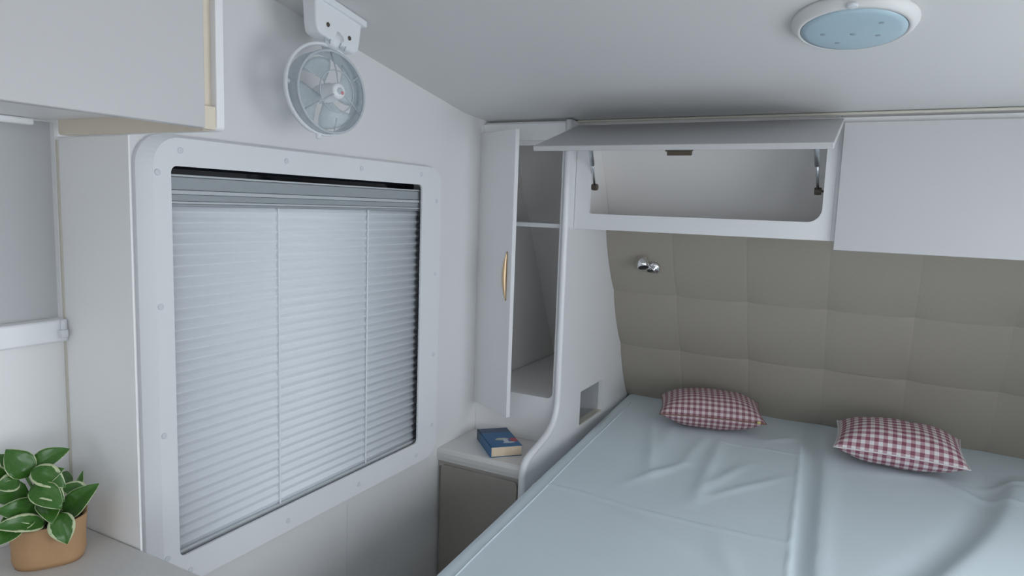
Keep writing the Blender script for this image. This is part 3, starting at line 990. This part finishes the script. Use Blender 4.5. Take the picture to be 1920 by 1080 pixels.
for side_ in (0, NX):
    low = [bm.verts.new((grid[j][side_].co.x, grid[j][side_].co.y, 0.40)) for j in range(NY + 1)]
    for j in range(NY):
        bm.faces.new([grid[j][side_], grid[j + 1][side_], low[j + 1], low[j]])
low = [bm.verts.new((grid[NY][i].co.x, yf, 0.40)) for i in range(NX + 1)]
for i in range(NX):
    bm.faces.new([grid[NY][i], grid[NY][i + 1], low[i + 1], low[i]])
for f in bm.faces:
    f.smooth = True
bs = thing('bed_sheet', 'creased white fitted sheet stretched over the mattress', 'sheet', (1.165, 1.95, 0.40))
obj('sheet_cloth', bm, 'sheet', bs, smooth=True)
pts = []
for k in range(60):
    y = 2.80 + (1.0 - 2.80) * k / 59
    x = edge_x(y) + 0.058 + 0.002 * math.sin(8 * y)
    pts.append((x, y, sheet_z(x, y) + 0.0006))
obj('piping', tube(bmesh.new(), pts, 0.0022, 8), 'sheet', bs, smooth=True)
settle(bs)


# ------------------------------------------------------------------ cushions
def cushion(name, label, cx, cy_, z, w, d, h, rz, tilt, material, zipper):
    t = thing(name, label, 'cushion', (cx, cy_, z), 'checked cushions on the bed')
    bm = bmesh.new()
    uvl = bm.loops.layers.uv.new('UVMap')
    N, M = 44, 32
    uvs = {}
    def pt(u, v, s):
        # u,v -1..1; sides pulled in between the corners
        px = u * w / 2 * (1 - 0.07 * (1 - v * v) * abs(u) ** 3 * 0 - 0.05 * (1 - v * v) * (u * u))
        py = v * d / 2 * (1 - 0.10 * (1 - u * u) * (v * v))
        e = max(0.0, (1 - abs(u) ** 2.8)) ** 0.62 * max(0.0, (1 - abs(v) ** 2.8)) ** 0.62
        pz = s * h / 2 * e + 0.0015 * math.sin(9 * u + 5 * v) * e
        return Vector((px, py, pz))
    top = [[bm.verts.new(pt(-1 + 2 * i / N, -1 + 2 * j / M, 1)) for j in range(M + 1)] for i in range(N + 1)]
    bot = [[(top[i][j] if i in (0, N) or j in (0, M) else bm.verts.new(pt(-1 + 2 * i / N, -1 + 2 * j / M, -1))) for j in range(M + 1)] for i in range(N + 1)]
    for s, g in ((1, top), (-1, bot)):
        # arc length along v so that the weave does not stretch
        arc = {}
        for i in range(N + 1):
            acc = 0.0
            arc[i, 0] = 0.0
            for j in range(1, M + 1):
                acc += (g[i][j].co - g[i][j - 1].co).length
                arc[i, j] = acc
        for i in range(N):
            for j in range(M):
                f = bm.faces.new([g[i][j], g[i + 1][j], g[i + 1][j + 1], g[i][j + 1]])
                for l, (a, b) in zip(f.loops, ((i, j), (i + 1, j), (i + 1, j + 1), (i, j + 1))):
                    l[uvl].uv = (w * a / N, s * arc[a, b] + 0.5)
    cov = obj('cushion_cover', bm, material, t, smooth=True)
    loop = [pt(-1 + 2 * i / 24, -1, 0) for i in range(25)] + [pt(1, -1 + 2 * j / 18, 0) for j in range(1, 19)] + [pt(1 - 2 * i / 24, 1, 0) for i in range(1, 25)] + [pt(-1, 1 - 2 * j / 18, 0) for j in range(1, 18)]
    obj('seam', tube(bmesh.new(), loop, 0.0022, 6, closed=True), 'zip_brown' if zipper else material, cov, smooth=True)
    if zipper:
        p = pt(0.86, -1, 0) + Vector((0, -0.004, 0.004))
        b_ = B(p.x - 0.006, p.x + 0.006, p.y - 0.003, p.y + 0.002, p.z - 0.003, p.z + 0.005)
        obj('zip_puller', b_, 'zip_brass', t, bevel=0.001)
    t.rotation_euler = (tilt, 0, rz)
    return t


cushion('cushion', 'pink and white checked cushion with a zip, left of the two on the bed', 0.783, 2.672, 0.722, 0.385, 0.26, 0.135, math.radians(15), math.radians(2), 'check_pink', True)
cushion('cushion', 'paler pink checked cushion, right of the two on the bed', 1.424, 2.605, 0.728, 0.385, 0.28, 0.135, math.radians(1), math.radians(3), 'check_pink_pale', False)

# ------------------------------------------------------------------ ceiling light
ly = 1.582
lc = Vector((1.222, ly, ceil_z(ly)))
slope = math.atan2(1.799 - 1.886, 0.51)
ln = Vector((0, math.sin(slope), -math.cos(slope))).normalized()      # downwards, square to the ceiling
if ln.z > 0:
    ln = -ln
cl = thing('ceiling_light', 'round flat ceiling light with a pale blue diffuser above the bed', 'light', lc)
o0 = Vector((0, 0, 0))
obj('light_rim', lathe(bmesh.new(), [(0, 0.0), (0.118, 0.0), (0.1175, 0.006), (0.113, 0.014), (0.106, 0.020), (0.100, 0.022), (0.0985, 0.019), (0, 0.019)], o0, ln, 64), 'ceiling_white', cl, smooth=True)
dif = obj('diffuser', lathe(bmesh.new(), [(0, 0.0195), (0.0975, 0.0195), (0.097, 0.022), (0.085, 0.0245), (0.05, 0.0262), (0, 0.0268)], o0, ln, 64), 'diffuser', cl, smooth=True)
ux = Vector((1, 0, 0)); uy = ln.cross(ux).normalized()
if uy.y < 0:
    uy = -uy
for (a, b) in ((-0.055, -0.002), (0.0, 0.006), (0.045, 0.022), (-0.03, 0.045), (0.05, -0.035)):
    p = o0 + ux * a + uy * b + ln * (0.0262 - 0.4 * (a * a + b * b))
    obj('led_spot', disc(0.0055, 0.0012, p, ln, 14), 'led_dark', dif, smooth=True)
obj('switch_tab', disc(0.010, 0.006, o0 - uy * 0.1075 + ln * 0.0165, ln, 16), 'cap_grey', cl, smooth=True)

# ------------------------------------------------------------------ caravan fan
fan = thing('wall_fan', 'small white caged fan hanging from a ceiling bracket above the window', 'fan', (0.09, 1.24, 1.72))
fo_ = Vector(fan.location)
# mounting block, top follows the ceiling slope
cz = lambda y: ceil_z(y) - 0.0005
outl = [(1.184, cz(1.184)), (1.188, 1.880), (1.192, 1.862), (1.200, 1.855), (1.250, 1.845), (1.312, 1.832), (1.328, 1.838), (1.335, 1.86), (1.345, cz(1.345))]
blk = obj('mount_block', prism(outl, [], 'x', 0.108, 0.150), 'fan_white', fan, bevel=0.006, seg=3, angle=0.4)
pl_ = [(1.178, cz(1.178)), (1.178, cz(1.178) - 0.016), (1.352, cz(1.352) - 0.016), (1.352, cz(1.352))]
obj('mount_plate', prism(pl_, [], 'x', 0.098, 0.158), 'fan_white', fan, bevel=0.003)
for (y, z) in ((1.224, 1.880), (1.296, 1.866)):
    obj('screw', disc(0.0055, 0.0012, (0.1502, y, z), (1, 0, 0), 12), 'brown_plastic', blk, smooth=True)
# fan drum, turned slightly towards the room
fa = math.radians(-10)
fx = Vector((math.cos(fa), math.sin(fa), 0.03)).normalized()
fyv = Vector((-fx.y, fx.x, 0)).normalized()
fzv = fx.cross(fyv).normalized()
fc = Vector((0.145, 1.228, 1.728))
def fp(a, r, h):
    return fc + fx * h + fyv * (r * math.cos(a)) + fzv * (r * math.sin(a))
RO = 0.0945
# outer gimbal hoop
HU = fzv * 0.009
bm = bmesh.new()
obj('hoop', tube(bm, [fp(k / 48 * 2 * math.pi, RO + 0.0085, -0.012) + HU for k in range(48)], 0.0065, 8, closed=True, flat=0.7), 'fan_white', fan, smooth=True)
obj('neck', tube(bmesh.new(), [fp(math.radians(82), RO + 0.012, -0.012), fp(math.radians(80), RO + 0.024, -0.014), fp(math.radians(76), RO + 0.045, -0.018)], [0.018, 0.022, 0.026], 12), 'fan_white', fan, smooth=True)
for k in range(5):
    ak = math.radians(66 + 7 * k)
    obj('neck_rib', tube(bmesh.new(), [fp(ak, RO + 0.018, 0.004), fp(ak, RO + 0.030, 0.006)], 0.0014, 6), 'fan_grey', fan, smooth=True)
# drum
bm = bmesh.new()
prof = [(RO - 0.005, -0.026), (RO, -0.026), (RO, 0.012), (RO - 0.002, 0.018), (RO - 0.005, 0.018), (RO - 0.005, -0.026)]
lathe(bm, prof, fc, fx, 56)
obj('drum', bm, 'fan_clear', fan, smooth=False)
obj('front_ring', tube(bmesh.new(), [fp(k / 56 * 2 * math.pi, RO - 0.002, 0.019) for k in range(56)], 0.0032, 8, closed=True), 'fan_grey', fan, smooth=True)
# guard: arms, coil rings
gd = obj('guard_ring', tube(bmesh.new(), [fp(k / 40 * 2 * math.pi, 0.047, 0.036) for k in range(40)], 0.0016, 6, closed=True), 'fan_grey', fan, smooth=True)
for k in range(3):
    a = math.radians(-28 + 120 * k)
    obj('guard_arm', tube(bmesh.new(), [fp(a, 0.012, 0.043), fp(a, 0.047, 0.037), fp(a, RO - 0.003, 0.019)], 0.0018, 6), 'fan_grey', fan, smooth=True)
for k in range(3):
    a = math.radians(32 + 120 * k)
    obj('guard_arm', tube(bmesh.new(), [fp(a, 0.060, 0.031), fp(a, RO - 0.003, 0.019)], 0.0014, 6), 'fan_grey', fan, smooth=True)
hub = obj('hub', lathe(bmesh.new(), [(0, -0.035), (0.020, -0.033), (0.022, -0.02), (0.022, 0.010), (0.019, 0.012), (0.019, 0.040), (0.016, 0.045), (0.009, 0.0465), (0, 0.0465)], fc, fx, 28), 'fan_white', fan, smooth=True)
obj('hub_badge', disc(0.008, 0.001, fc + fx * 0.0466, fx, 18), 'fan_grey', hub, smooth=True)
obj('hub_badge', disc(0.0042, 0.001, fc + fx * 0.0476 + fyv * 0.006 - fzv * 0.004, fx, 14), 'fan_red', hub, smooth=True)
# four wide blades
for k in range(4):
    bm = bmesh.new()
    a0 = math.radians(100 + 90 * k)
    NR, NA = 8, 6
    rows = []
    for i in range(NR + 1):
        r = 0.020 + (RO - 0.012 - 0.020) * i / NR
        half = math.radians(16 + 20 * math.sin(math.pi * 0.55 * i / NR))
        sweep = math.radians(14) * (i / NR) ** 1.5
        rows.append([bm.verts.new(fp(a0 + sweep + half * (j / NA * 2 - 1), r, -0.004 + 0.011 * (j / NA * 2 - 1) * (1 - 0.4 * i / NR))) for j in range(NA + 1)])
    for a, b in zip(rows, rows[1:]):
        for j in range(NA):
            bm.faces.new([a[j], a[j + 1], b[j + 1], b[j]])
    bl_ = obj('fan_blade', bm, 'fan_clear', fan, smooth=True)
    md = bl_.modifiers.new('thick', 'SOLIDIFY'); md.thickness = 0.0012
# tension bars between hoop and drum
for a in (172, -12, -100):
    a = math.radians(a)
    obj('hinge_pin', tube(bmesh.new(), [fp(a, RO - 0.003, -0.012), fp(a, RO + 0.012, -0.012)], 0.006, 10), 'fan_white', fan, smooth=True)
settle(fan)
for part in fan.children:
    for s in part.children:
        s.data.transform(Matrix.Translation(-fo_))
